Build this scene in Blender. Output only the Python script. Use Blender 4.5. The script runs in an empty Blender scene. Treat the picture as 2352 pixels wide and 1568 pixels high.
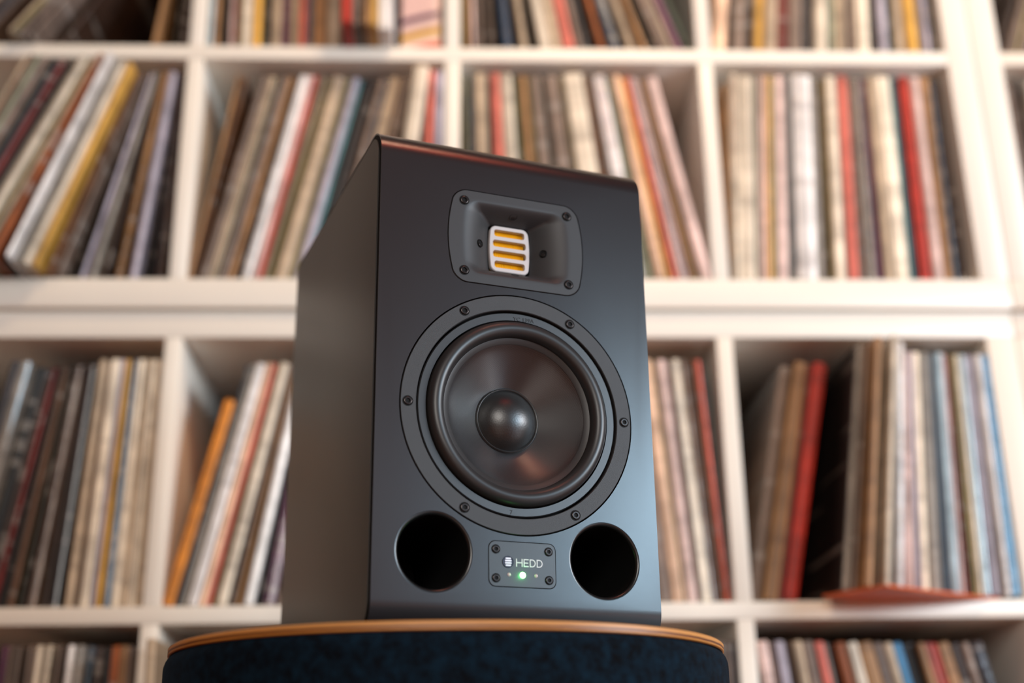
import bpy, bmesh, math, random
from mathutils import Vector, Matrix
random.seed(7)
sc = bpy.context.scene
COL = sc.collection

# ------------------------------------------------------------------ camera
cam_data = bpy.data.cameras.new('camera')
cam = bpy.data.objects.new('camera', cam_data); COL.objects.link(cam)
YAW, PITCH, ROLL = -0.0408196, 0.346854, -0.0139373
CAM = Vector((0.0163981, -1.4906292, -0.5858164))
_ca, _sa, _cb, _sb = math.cos(YAW), math.sin(YAW), math.cos(PITCH), math.sin(PITCH)
fwd = Vector((-_sa * _cb, _ca * _cb, _sb)); rgt = Vector((_ca, _sa, 0)); up = rgt.cross(fwd)
r2 = math.cos(ROLL) * rgt + math.sin(ROLL) * up; u2 = -math.sin(ROLL) * rgt + math.cos(ROLL) * up
mw = Matrix((r2, u2, -fwd)).transposed().to_4x4(); mw.translation = CAM
cam.matrix_world = mw
cam_data.sensor_width = 36.0; cam_data.lens = 43.811
cam_data.clip_start = 0.02
cam_data.dof.use_dof = True; cam_data.dof.focus_distance = 0.945; cam_data.dof.aperture_fstop = 2.2
sc.camera = cam

# ------------------------------------------------------------------ world, lights, exposure
w = bpy.data.worlds.new('world'); sc.world = w; w.use_nodes = True
w.node_tree.nodes['Background'].inputs[0].default_value = (0.55, 0.70, 1.0, 1)
w.node_tree.nodes['Background'].inputs[1].default_value = 1.0
sc.view_settings.view_transform = 'Standard'; sc.view_settings.look = 'None'
sc.view_settings.gamma = 1.0; sc.view_settings.use_curve_mapping = False
sc.view_settings.exposure = 0.0

RX0, RX1, RY0, RY1, RZ0, RZ1 = -2.1, 2.9, -3.6, 0.42, -0.772, 1.80
def area(name, loc, target, sx, sy, power, color):
    l = bpy.data.lights.new(name, 'AREA'); l.shape = 'RECTANGLE'; l.size = sx; l.size_y = sy
    l.energy = power; l.color = color
    o = bpy.data.objects.new(name, l); COL.objects.link(o); o.location = loc
    o.rotation_euler = (Vector(target) - Vector(loc)).to_track_quat('-Z', 'Y').to_euler()
    return o
# daylight through the window in the right-hand wall and the one behind the camera
WIN1 = (-2.95, -1.30, -0.30, 0.85)      # y0,y1,z0,z1 on wall_right
WIN2 = (-0.55, 0.55, -0.10, 1.10)      # x0,x1,z0,z1 on wall_front
WS = -2.15                               # light split for effect: blue part for cabinet reflections, near-neutral part for the shelves
for nm, y0, y1, pw, colr in (('window_daylight_blue', WIN1[0], WS, 50, (0.46, 0.77, 1.0)), ('window_daylight', WS, WIN1[1], 74, (0.96, 0.97, 1.0))):
    area(nm, (RX1 - 0.01, (y0 + y1) / 2, (WIN1[2] + WIN1[3]) / 2), (0, (y0 + y1) / 2, (WIN1[2] + WIN1[3]) / 2), WIN1[3] - WIN1[2], y1 - y0, pw, colr)
area('garden_daylight', ((WIN2[0] + WIN2[1]) / 2, RY0 + 0.01, (WIN2[2] + WIN2[3]) / 2), ((WIN2[0] + WIN2[1]) / 2, 0, (WIN2[2] + WIN2[3]) / 2), WIN2[1] - WIN2[0], WIN2[3] - WIN2[2], 45, (1.0, 0.93, 0.84))
# warm ceiling lamps of the room
area('ceiling_lamp_light', (0.55, -1.15, RZ1 - 0.06), (0.45, -0.2, 0.2), 0.45, 0.45, 34, (1.0, 0.74, 0.48))

# ------------------------------------------------------------------ helpers
def s2l(c):
    return c / 12.92 if c <= 0.04045 else ((c + 0.055) / 1.055) ** 2.4
def hexc(h):
    return tuple(s2l(int(h[i:i + 2], 16) / 255) for i in (0, 2, 4)) + (1.0,)
def material(name, color, rough=0.5, metal=0.0, spec=0.5, coat=0.0, noise=0.0, nscale=20.0, bump=0.0, bscale=200.0, nvec=(1, 1, 1), bdist=0.001, sheen=0.0):
    m = bpy.data.materials.new(name); m.use_nodes = True
    nt = m.node_tree; b = nt.nodes['Principled BSDF']
    c = hexc(color) if isinstance(color, str) else tuple(color) + (1.0,)
    b.inputs['Base Color'].default_value = c
    b.inputs['Roughness'].default_value = rough; b.inputs['Metallic'].default_value = metal
    b.inputs['Specular IOR Level'].default_value = spec; b.inputs['Coat Weight'].default_value = coat
    b.inputs['Sheen Weight'].default_value = sheen
    if noise or bump:
        tc = nt.nodes.new('ShaderNodeTexCoord')
        mp = nt.nodes.new('ShaderNodeMapping'); mp.inputs['Scale'].default_value = nvec
        nt.links.new(tc.outputs['Object'], mp.inputs['Vector'])
    if noise:
        n = nt.nodes.new('ShaderNodeTexNoise'); n.inputs['Scale'].default_value = nscale; n.inputs['Detail'].default_value = 4
        nt.links.new(mp.outputs[0], n.inputs['Vector'])
        mr = nt.nodes.new('ShaderNodeMapRange'); mr.inputs[1].default_value = 0.3; mr.inputs[2].default_value = 0.7
        mr.inputs[3].default_value = 1 - noise; mr.inputs[4].default_value = 1 + noise
        nt.links.new(n.outputs[0], mr.inputs[0])
        mx = nt.nodes.new('ShaderNodeVectorMath'); mx.operation = 'SCALE'; mx.inputs[0].default_value = c[:3]
        nt.links.new(mr.outputs[0], mx.inputs['Scale']); nt.links.new(mx.outputs[0], b.inputs['Base Color'])
    if bump:
        n2 = nt.nodes.new('ShaderNodeTexNoise'); n2.inputs['Scale'].default_value = bscale; n2.inputs['Detail'].default_value = 3
        nt.links.new(tc.outputs['Object'], n2.inputs['Vector'])
        bp = nt.nodes.new('ShaderNodeBump'); bp.inputs['Strength'].default_value = bump; bp.inputs['Distance'].default_value = bdist
        nt.links.new(n2.outputs[0], bp.inputs['Height']); nt.links.new(bp.outputs[0], b.inputs['Normal'])
    return m
def tag(o, label=None, cat=None, group=None, kind=None):
    if label: o['label'] = label
    if cat: o['category'] = cat
    if group: o['group'] = group
    if kind: o['kind'] = kind
    return o
def empty(name, loc=(0, 0, 0), rz=0.0):
    o = bpy.data.objects.new(name, None); COL.objects.link(o); o.location = loc; o.rotation_euler = (0, 0, rz)
    o.empty_display_size = 0.02
    return o
def link(name, me, mats, parent=None, smooth=False, angle=35):
    for m in (mats if isinstance(mats, (list, tuple)) else [mats]): me.materials.append(m)
    o = bpy.data.objects.new(name, me); COL.objects.link(o)
    if parent: o.parent = parent
    if smooth:
        me.polygons.foreach_set('use_smooth', [True] * len(me.polygons))
        me.set_sharp_from_angle(angle=math.radians(angle))
    return o
def bm_mesh(bm, name='mesh'):
    bmesh.ops.recalc_face_normals(bm, faces=bm.faces)
    me = bpy.data.meshes.new(name); bm.to_mesh(me); bm.free(); return me
def add_box(bm, x0, x1, y0, y1, z0, z1, bev=0.0, seg=2):
    vs = [bm.verts.new((x, y, z)) for x in (x0, x1) for y in (y0, y1) for z in (z0, z1)]
    fs = [bm.faces.new([vs[i] for i in f]) for f in ((0, 1, 3, 2), (4, 6, 7, 5), (0, 4, 5, 1), (2, 3, 7, 6), (0, 2, 6, 4), (1, 5, 7, 3))]
    if bev:
        es = set(e for f in fs for e in f.edges)
        bmesh.ops.bevel(bm, geom=list(es), offset=bev, segments=seg, profile=0.5, affect='EDGES')
def box(name, x0, x1, y0, y1, z0, z1, m, parent=None, bev=0.0):
    bm = bmesh.new(); add_box(bm, x0, x1, y0, y1, z0, z1, bev)
    return link(name, bm_mesh(bm, name), m, parent, smooth=bev > 0)
def lathe(prof, seg=128, cap=False):
    """prof: (radius, depth) list; axis along +Y (depth)."""
    bm = bmesh.new(); rings = []
    for r, d in prof:
        if r < 1e-7: rings.append([bm.verts.new((0, d, 0))])
        else: rings.append([bm.verts.new((r * math.cos(2 * math.pi * i / seg), d, r * math.sin(2 * math.pi * i / seg))) for i in range(seg)])
    for a, b in zip(rings, rings[1:]):
        for i in range(seg):
            j = (i + 1) % seg
            if len(a) == 1 and len(b) == 1: continue
            if len(a) == 1: bm.faces.new((a[0], b[i], b[j]))
            elif len(b) == 1: bm.faces.new((a[i], a[j], b[0]))
            else: bm.faces.new((a[i], a[j], b[j], b[i]))
    return bm
def rr(hw, hh, r, m=8, k=8, bulge=0.0):
    """rounded rectangle, constant point count/order; bulge pushes the vertical sides outward."""
    pts = []
    cs = [(hw - r, hh - r, 0), (-hw + r, hh - r, 90), (-hw + r, -hh + r, 180), (hw - r, -hh + r, 270)]
    for ci, (cx, cz, a0) in enumerate(cs):
        for i in range(k + 1):
            a = math.radians(a0 + 90 * i / k); pts.append([cx + r * math.cos(a), cz + r * math.sin(a)])
        nx, nz, na = cs[(ci + 1) % 4]
        a = math.radians(a0 + 90); p = (cx + r * math.cos(a), cz + r * math.sin(a))
        b = math.radians(na); q = (nx + r * math.cos(b), nz + r * math.sin(b))
        for i in range(1, m):
            t = i / m; pts.append([p[0] + (q[0] - p[0]) * t, p[1] + (q[1] - p[1]) * t])
    if bulge:
        for p in pts:
            s = max(0.0, 1 - (p[1] / hh) ** 2); p[0] += math.copysign(bulge * s, p[0]) * min(1.0, abs(p[0]) / (hw * 0.8)) ** 2
    return [tuple(p) for p in pts]
def loops_mesh(loops, capa=False, capb=False):
    """loops: list of (points2d, depth)."""
    bm = bmesh.new(); R = []
    for pts, d in loops: R.append([bm.verts.new((x, d, z)) for x, z in pts])
    n = len(R[0])
    for a, b in zip(R, R[1:]):
        for i in range(n):
            j = (i + 1) % n; bm.faces.new((a[i], a[j], b[j], b[i]))
    if capa: bm.faces.new(R[0])
    if capb: bm.faces.new(R[-1])
    return bm
def boolean_cut(me, cutters):
    """returns a new mesh = me minus cutter meshes (all in the same space)."""
    o = bpy.data.objects.new('work', me); COL.objects.link(o); cs = []
    for c in cutters:
        co = bpy.data.objects.new('work_cut', c); COL.objects.link(co); cs.append(co)
        md = o.modifiers.new('b', 'BOOLEAN'); md.operation = 'DIFFERENCE'; md.object = co; md.solver = 'EXACT'
    dg = bpy.context.evaluated_depsgraph_get(); dg.update()
    out = bpy.data.meshes.new_from_object(o.evaluated_get(dg), depsgraph=dg)
    for x in [o] + cs: bpy.data.objects.remove(x, do_unlink=True)
    return out
def text_mesh(s, size, extr, spacing=1.0):
    cu = bpy.data.curves.new('t', 'FONT'); cu.body = s; cu.size = size; cu.extrude = extr; cu.align_x = 'CENTER'; cu.align_y = 'CENTER'; cu.space_character = spacing
    o = bpy.data.objects.new('t', cu); COL.objects.link(o)
    dg = bpy.context.evaluated_depsgraph_get(); dg.update()
    me = bpy.data.meshes.new_from_object(o.evaluated_get(dg), depsgraph=dg)
    bpy.data.objects.remove(o, do_unlink=True)
    me.transform(Matrix.Rotation(math.radians(90), 4, 'X'))
    return me

# ------------------------------------------------------------------ room shell
M_wall = material('wall_paint', '46382c', 0.8, noise=0.03, nscale=3)
M_wallw = material('warm_wall_paint', '6c3e32', 0.8, noise=0.05, nscale=3)
M_ceil = material('ceiling_paint', '2e1e1a', 0.85, noise=0.05, nscale=3)
M_floor = material('oak_floor', '94501e', 0.4, noise=0.25, nscale=6, nvec=(1, 12, 1))
M_white = material('white_melamine', 'ece6da', 0.38, noise=0.015, nscale=8)
M_win = material('window_frame_paint', 'eeeeea', 0.4)
def struct(o): o['kind'] = 'structure'; return o
TH = 0.1
struct(box('floor', RX0 - TH, RX1 + TH, RY0 - TH, RY1 + TH, RZ0 - TH, RZ0, M_floor))
struct(box('ceiling', RX0 - TH, RX1 + TH, RY0 - TH, RY1 + TH, RZ1, RZ1 + TH, M_ceil))
struct(box('wall_back', RX0 - TH, RX1 + TH, RY1, RY1 + TH, RZ0, RZ1, M_wall))
struct(box('wall_left', RX0 - TH, RX0, RY0, RY1, RZ0, RZ1, M_wallw))
def wall_with_hole(name, axis, pos, a0, a1, h):
    bm = bmesh.new(); c0, c1, z0, z1 = h
    for (p0, p1, q0, q1) in ((a0, c0, RZ0, RZ1), (c1, a1, RZ0, RZ1), (c0, c1, RZ0, z0), (c0, c1, z1, RZ1)):
        if axis == 'x': add_box(bm, pos, pos + TH, p0, p1, q0, q1)
        else: add_box(bm, p0, p1, pos - TH, pos, q0, q1)
    return struct(link(name, bm_mesh(bm, name), M_wallw))
wall_with_hole('wall_right', 'x', RX1, RY0, RY1, WIN1)
wall_with_hole('wall_front', 'y', RY0, RX0, RX1, WIN2)
def window(name, axis, pos, h):
    c0, c1, z0, z1 = h; f = 0.05
    bm = bmesh.new()
    for (p0, p1, q0, q1) in ((c0, c0 + f, z0, z1), (c1 - f, c1, z0, z1), (c0 + f, c1 - f, z0, z0 + f), (c0 + f, c1 - f, z1 - f, z1), ((c0 + c1) / 2 - .02, (c0 + c1) / 2 + .02, z0 + f, z1 - f)):
        if axis == 'x': add_box(bm, pos + .03, pos + .08, p0, p1, q0, q1)
        else: add_box(bm, p0, p1, pos - .08, pos - .03, q0, q1)
    return struct(link(name, bm_mesh(bm, name), M_win))
window('window_1', 'x', RX1, WIN1)
window('window_2', 'y', RY0, WIN2)

# ------------------------------------------------------------------ shelf units
T = 0.021; P = 0.352; FR = 0.038; SD = 0.39
def board(name, x0, x1, z0, z1, y0, parent):
    return box(name, x0, x1, y0, y0 + SD, z0, z1, M_white, parent, bev=0.0012)
def shelf_unit(label, x0, x1, zb, zt, shelves, dividers, y0, fb, ft):
    t = empty('shelf_unit', ((x0 + x1) / 2, y0, zb))
    tag(t, label, 'shelf')
    L = lambda o: (setattr(o, 'location', (-t.location.x, -t.location.y, -t.location.z)), o)[1]
    L(board('side_panel', x0, x0 + FR, zb + fb, zt - ft, y0, t)); L(board('side_panel', x1 - FR, x1, zb + fb, zt - ft, y0, t))
    L(board('base_board', x0, x1, zb, zb + fb, y0, t)); L(board('top_board', x0, x1, zt - ft, zt, y0, t))
    lev = [zb + fb - T] + [s for s in shelves] + [zt - ft]
    for s in shelves: L(board('shelf_board', x0 + FR, x1 - FR, s, s + T, y0, t))
    for a, b in zip(lev, lev[1:]):
        for d in dividers: L(board('divider', d - T / 2, d + T / 2, a + T, b, y0 + 0.0005, t))
    return t
UX = 0.7335
ZA = 0.3665
ups = [ZA + k * (0.335 + T) for k in range(3)]
upt = ups[-1] + T + 0.335 + FR
shelf_unit('white cube shelf with records, upper unit directly above and behind the studio monitor', -UX, UX, 0.0, upt, ups, [-P, 0, P], 0.0, 0.040, FR)
shelf_unit('white cube shelf, lower unit behind the plywood-topped pouf', -UX, UX, RZ0, -0.0015, [-0.3955], [-P, 0, P], 0.010, 0.042, 0.036)
shelf_unit('narrower white cube shelf, upper one past the double upright beside the main unit', UX + 0.0015, UX + 0.0015 + 0.77, 0.0, upt, ups, [UX + .0015 + .385], 0.0, 0.040, FR)
shelf_unit('narrower white cube shelf, lower one past the double upright, at floor level', UX + 0.0015, UX + 0.0015 + 0.77, RZ0, -0.0015, [-0.3955], [UX + .0015 + .385], 0.010, 0.042, 0.036)

# ------------------------------------------------------------------ records
RECORDS = {
 'A1': '-67696,5848,1160,3100,80,umber,0 -66381,5867,953,3100,80,charcoal,0 -65572,5880,440,3100,80,taupe,0 -59765,5934,430,3100,-280,beige,0 -59292,5939,298,3100,-280,olive,0 -58831,5939,345,3100,-220,orange,0 -58258,5910,313,3100,-220,brown,0 -57152,5745,396,3100,-180,taupe,0 -53869,5002,455,3100,60,umber,1 -41392,1082,623,3100,80,tan,0 -38657,381,300,3100,160,black,0 -37288,165,935,3100,80,umber,0',
 'A2': '-33468,-117,520,3100,40,sky,1 -32815,-136,551,3100,60,tan,0 -32085,-160,629,3100,140,black,0 -31336,-186,607,3100,120,umber,0 -30713,-202,434,3100,80,pink,0 -30174,-205,514,3100,80,maroon,0 -29584,-204,546,3100,80,olive,0 -28560,-201,1304,3100,40,cream,0 -27250,-197,1210,3100,50,mustard,0 -26376,-194,418,3100,120,pine,0 -25745,-193,726,3100,140,charcoal,0 -24566,-189,1386,3100,50,beige,0 -23228,-185,1152,3100,80,plum,0 -21959,-181,1250,3100,50,beige,0 -20824,-179,887,3100,60,coral,0 -19858,-178,916,3100,100,slate,0 -18353,-181,1957,3100,60,tan,0 -16409,-184,1773,3100,30,beige,0 -14202,-186,1367,3100,-580,red,0 -13049,-188,785,3100,-520,taupe,0 -12327,-189,531,3100,-420,black,0 -11529,-191,921,3100,-540,tan,0 -10544,-192,909,3100,-520,mustard,0 -9080,-194,1871,3100,-420,white,0',
 'A3': '1479,-69,310,3100,80,olive,0 2164,-136,517,3100,80,tan,0 3025,-246,427,3100,80,pink,0 4027,-379,637,3100,80,taupe,0 5613,-578,1155,3100,140,umber,0 7828,-893,1202,3100,80,navy,0 10115,-1229,1044,3100,60,beige,0 11634,-1428,529,3100,130,black,0 13000,-1515,1543,3100,40,cream,0 14702,-1591,1230,3100,60,beige,0 16409,-1685,1436,3100,50,coral,0 17954,-1774,936,3100,80,taupe,0 19036,-1848,620,3100,100,charcoal,0 19876,-1937,365,3100,160,black,0 21053,-2085,875,3100,80,rust,0 23053,-2327,1378,3100,80,slate,1 25267,-2624,961,3100,80,beige,0 27102,-2879,803,3100,80,tan,0 28497,-3019,826,3100,160,black,0 29777,-3066,1250,3100,80,taupe,0 30948,-3087,678,3100,80,beige,0 32033,-3103,1229,3100,100,plum,0 33337,-3104,1081,3100,120,pine,0',
 'A4': '37506,1100,1890,3100,80,peach,0 38872,1086,617,3100,110,umber,0 40150,1073,1661,3100,80,taupe,0 41666,1058,1120,3100,110,umber,0 43074,1044,1432,3100,100,mustard,0 44722,1026,1629,3100,60,beige,0 46445,1008,1550,3100,80,maroon,0 48256,990,1761,3100,80,taupe,0 50053,969,1535,3100,120,charcoal,0 51885,916,1666,3100,40,cream,0 53424,850,886,3100,60,sage,0 54933,783,1542,3100,80,beige,0 56391,717,835,3100,80,taupe,0 58010,647,1786,3100,50,cream,0 59714,566,1008,3100,140,black,0 61090,506,1239,3100,80,lilac,0 62302,450,712,3100,130,pine,0 63506,392,1188,3100,80,beige,0 65196,308,1495,3100,60,mustard,0 66501,250,647,3100,80,taupe,0 67437,206,816,3100,80,lilac,1 68444,186,937,3100,130,black,0',
 'A5': '77751,3510,726,3100,120,umber,0 79143,3538,947,3100,120,grey,0 79935,3552,476,3100,120,olive,0 80894,3568,1121,3100,120,taupe,0',
 'B1': '-66894,3738,435,3100,-620,beige,0 -66000,3686,761,3100,-620,brown,0 -65208,3688,615,3100,-620,sage,0 -64590,3729,446,3100,-620,taupe,0 -63651,3751,1099,3100,-520,black,0 -62589,3749,772,3100,-520,maroon,0 -61806,3827,590,3100,-520,black,0 -60742,3850,321,3100,-580,grey,0 -59643,3793,862,3100,-620,cream,0 -58909,3824,442,3100,-580,olive,0 -57903,3693,453,3100,-620,beige,0 -56545,3497,733,3100,-640,rust,0 -55499,3350,257,3100,-520,black,0 -54531,3203,534,3100,-660,white,1 -53811,3146,367,3100,-520,grey,0 -53137,3121,625,3100,-420,cream,0 -52183,3057,653,3100,-360,mustard,0 -51178,2922,356,3100,-140,brown,0 -50097,2721,299,3100,-80,taupe,0 -48809,2438,300,3100,80,black,0 -47394,2110,298,3100,0,lilac,0 -46026,1820,475,3100,0,grey,0 -44555,1512,386,3100,20,umber,0 -42801,1159,797,3100,20,tan,1 -40939,868,924,3100,40,lilac,1 -39376,601,315,3100,200,black,0 -37760,308,989,3100,100,umber,1',
 'B2': '-33782,1438,407,3100,80,tan,0 -33398,1602,250,3100,80,brown,0 -32153,2053,917,3100,80,taupe,0 -31097,2086,938,3100,80,beige,0 -30334,2104,372,3100,80,pine,0 -29629,2159,866,3100,80,taupe,0 -28618,2116,638,3100,80,tan,0 -27801,2089,488,3100,80,umber,0 -26603,2055,1079,3100,40,white,1 -25473,1996,640,3100,40,pink,0 -24846,2012,476,3100,40,red,0 -24296,2120,485,3100,80,beige,0 -23610,2154,344,3100,80,olive,0 -22104,2109,1888,3100,80,beige,0 -20854,2165,486,3100,80,olive,0 -19979,2174,1069,3100,80,lilac,0 -19224,2180,317,3100,120,teal,0 -18430,2185,1075,3100,140,black,0 -17234,2146,876,3100,140,umber,0 -16065,2091,935,3100,120,taupe,0 -15206,2056,419,3100,120,slate,0 -14063,2043,1450,3100,80,beige,0 -12203,1960,1579,3100,80,taupe,0 -7771,1183,1918,3100,-160,cream,0 -3880,384,714,3100,-20,coral,0 -2043,102,979,3100,-20,lilac,0',
 'B3': '1975,-31,476,3100,120,olive,0 2788,-83,694,3100,120,slate,0 4406,-192,1719,3100,40,beige,0 5886,-293,471,3100,140,umber,0 7026,-368,1191,3100,40,coral,0 8835,-477,1581,3100,40,cream,0 10173,-558,479,3100,120,pine,0 10781,-592,409,3100,120,olive,0 11718,-651,959,3100,80,tan,0 12605,-710,299,3100,80,olive,0 13842,-799,1500,3100,80,taupe,0 15171,-892,413,3100,120,pine,0 16651,-958,1975,3100,80,taupe,0 18120,-1015,416,3100,80,olive,0 19983,-1091,2712,3100,20,cream,0 22373,-1206,1101,3100,80,brown,0 24310,-1345,1775,3100,40,white,1 26070,-1470,746,3100,80,sage,0 27335,-1543,1154,3100,20,peach,0 28467,-1611,533,3100,80,mustard,0 29277,-1656,671,3100,50,coral,0 30225,-1727,631,3100,50,pink,0 30904,-1772,313,3100,60,lilac,0 31689,-1828,796,3100,80,tan,0 32466,-1875,298,3100,120,sage,0 33428,-1904,1349,3100,20,pink,0',
 'B4': '36562,499,505,3100,230,tan,0 37355,572,960,3100,0,cream,1 38923,656,2019,3100,40,cream,0 40207,704,424,3100,80,sage,0 40753,710,546,3100,40,pink,0 41377,708,563,3100,40,peach,0 41930,706,411,3100,40,mustard,0 42440,704,476,3100,60,sage,0 43440,695,1318,3100,40,pink,0 44504,678,566,3100,60,grey,0 45107,660,402,3100,80,slate,0 46747,614,2467,3100,20,white,1 48605,560,755,3100,60,grey,0 49501,540,581,3100,120,umber,0 50131,532,512,3100,140,olive,0 51112,525,1273,3100,40,cream,0 52008,516,351,3100,80,grey,0 52940,490,1209,3100,40,coral,0 54327,423,976,3100,80,taupe,1 55533,356,909,3100,80,grey,1 56583,306,778,3100,100,plum,0 57693,277,1119,3100,50,beige,0 59412,238,1951,3100,50,cream,0 60772,206,417,3100,80,teal,0 61425,191,683,3100,100,slate,0 62518,177,1278,3100,30,red,0 63423,168,308,3100,110,taupe,0 64293,161,1265,3100,50,pink,0 65641,150,1246,3100,50,tan,0 67030,119,611,3100,140,slate,1 68171,44,969,3100,160,umber,0',
 'B5': '78340,-21,782,3100,120,taupe,0 79136,-24,666,3100,120,umber,0 80742,150,939,3100,120,grey,0 81776,262,1000,3100,120,brown,0 83128,273,1367,3100,120,tan,0',
 'C1': '-59360,1488,800,3100,120,charcoal,0 -58178,1481,1345,3100,140,grey,1 -56863,1457,1004,3100,380,black,0 -55808,1431,791,3100,420,umber,0 -54964,1386,496,3100,420,maroon,0 -54007,1297,691,3100,440,black,0 -52824,1156,659,3100,380,brown,0 -51960,1057,315,3100,440,pine,0 -51242,972,443,3100,400,umber,0 -50105,841,855,3100,380,taupe,1 -48751,689,749,3100,420,umber,0 -47440,533,788,3100,380,charcoal,1 -46550,442,279,3100,420,black,0 -45145,395,893,3100,160,beige,0 -44375,369,355,3100,220,brown,0 -43344,331,1220,3100,160,cream,0 -42341,296,429,3100,160,lilac,0 -41663,267,621,3100,160,mustard,0 -40712,220,892,3100,180,navy,1 -39701,172,697,3100,160,cream,0 -38719,126,860,3100,170,beige,0 -37751,84,699,3100,170,cream,0 -36864,53,778,3100,180,beige,0',
 'C2': '-33507,2217,1195,2620,160,orange,0 -32484,2185,561,3100,210,slate,0 -31670,2156,719,3100,160,grey,0 -30557,2110,1049,3100,140,white,0 -29444,2067,733,3100,150,peach,0 -28673,2032,462,3100,160,coral,0 -28164,2011,299,3100,200,olive,0 -27187,1963,1164,3100,160,cream,0 -26101,1884,389,3100,180,taupe,0 -25284,1788,475,3100,180,tan,0 -23948,1649,1151,3100,150,white,1 -22783,1554,421,3100,220,black,0 -21643,1481,1265,3100,180,plum,1 -20098,1386,1074,3100,180,taupe,0 -18336,1277,1560,3100,180,cream,0',
 'C3': '23895,-767,1295,3100,180,beige,0 25685,-817,1808,3100,180,taupe,0 27416,-818,1435,3100,160,peach,0 28399,-779,313,3100,210,olive,0 29237,-746,1248,3100,180,pink,0 30082,-711,308,3100,210,brown,0 30863,-678,1149,3100,160,cream,1 31748,-630,505,3100,180,taupe,1 32289,-608,462,3100,180,brown,0 32720,-588,296,3100,220,umber,0 33067,-568,297,3100,180,rust,0 33466,-548,399,3100,190,coral,0 33905,-532,370,3100,240,charcoal,1',
 'C4': '36966,2096,1327,3100,300,taupe,0 38579,2127,1667,3100,140,tan,0 39782,2156,582,3100,210,maroon,0 41006,2160,1633,3100,160,red,0 46182,1611,862,3100,-390,grey,0 47042,1572,472,3100,-420,taupe,0 48023,1496,847,3100,-670,tan,0 48953,1518,890,3100,-120,black,0 50079,1442,719,3100,-720,cream,0 51097,1394,542,3100,-440,taupe,0 52509,1201,881,3100,-420,white,1 55217,964,548,3100,-60,pink,0 56091,885,497,3100,-40,lilac,0 57011,832,791,3100,-20,cream,0 58470,733,1298,3100,0,grey,0 59841,631,620,3100,30,slate,0 60889,555,854,3100,10,sky,0 61802,487,343,3100,40,pink,0 62617,451,397,3100,120,maroon,0 63072,428,264,3100,140,pine,0 63524,403,373,3100,100,olive,0 64198,366,619,3100,100,cream,0 65075,311,692,3100,100,sky,1 66076,257,859,3100,100,lilac,0 66879,222,414,3100,140,taupe,0 67625,190,756,3100,100,white,0 68564,164,834,3100,100,blue,1',
 'D1': '-52074,274,620,3100,-20,plum,0 -51485,278,448,3100,80,black,0 -51004,277,398,3100,-120,navy,0 -50480,280,540,3100,-20,grey,0 -49866,282,571,3100,130,black,0 -49185,284,433,3100,-20,lilac,0 -48681,286,459,3100,0,maroon,0 -48059,288,663,3100,-40,cream,0 -47545,290,257,3100,30,brown,0 -47023,292,673,3100,-40,cream,0 -46396,294,464,3100,130,black,0 -45844,296,520,3100,-20,taupe,0 -45281,297,492,3100,100,black,0 -44475,300,798,3100,-40,white,1 -43512,301,1014,3100,-40,grey,1 -42538,288,720,3100,60,slate,0 -41532,246,915,3100,130,umber,0 -40389,196,912,3100,150,black,0 -39189,133,984,3100,80,rust,0 -38110,85,728,3100,60,tan,0 -37327,48,498,3100,100,charcoal,0',
 'D2': '-33065,-272,367,3100,100,plum,0 -32135,-332,1017,3100,-620,beige,0 -31310,-260,533,3100,130,charcoal,0 -30719,-185,532,3100,100,white,0 -29962,-149,861,3100,130,taupe,0',
 'D3': '31794,-1,1069,3100,120,brown,0 32720,15,657,3100,120,taupe,0 33740,-79,638,3100,120,umber,0',
 'D4': '40069,-965,1239,3100,120,pink,0 41226,-1001,561,3100,210,charcoal,0 42240,-1032,1135,3100,120,lilac,0 43426,-1074,846,3100,180,umber,0 44617,-1119,1115,3100,100,beige,0 46286,-1219,1409,3100,140,taupe,0 48009,-1353,1002,3100,120,coral,0 49152,-1444,507,3100,160,slate,0 50013,-1515,630,3100,220,black,0 51331,-1613,1221,3100,140,rust,0 52973,-1707,1272,3100,100,cream,0 54704,-1752,1744,3100,120,tan,0 56380,-1782,1201,3100,140,taupe,0 57654,-1804,1016,3100,120,beige,0 58866,-1826,1085,3100,140,blue,0 60463,-1856,1632,3100,220,black,0 61891,-1878,862,3100,120,tan,0 62796,-1895,684,3100,120,coral,0 63548,-1904,607,3100,120,red,0 64724,-1919,1484,3100,140,tan,0 66222,-1933,1227,3100,160,umber,0 67454,-1946,992,3100,120,taupe,0 68772,-1950,1464,3100,100,charcoal,1',
}
PAL = {'cream': 'e9dcc6', 'beige': 'c0ab90', 'tan': 'a47a50', 'taupe': '806e62', 'brown': '6a4a34', 'rust': '9c5220', 'umber': '3a2a22',
 'charcoal': '35343a', 'black': '161412', 'white': 'eeecea', 'grey': '989289', 'lilac': 'b4aebc', 'sage': '9aa088', 'olive': '7d7240',
 'pine': '22382c', 'red': 'bc3020', 'coral': 'dd7464', 'pink': 'e6cac2', 'peach': 'eec6a6', 'mustard': 'e0ac4c', 'orange': 'e08a1c',
 'teal': '4a8c90', 'slate': '435566', 'navy': '26405c', 'blue': '4a8ab4', 'sky': 'b4cdd8', 'plum': '6a3a58', 'maroon': '6e2420'}
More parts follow.
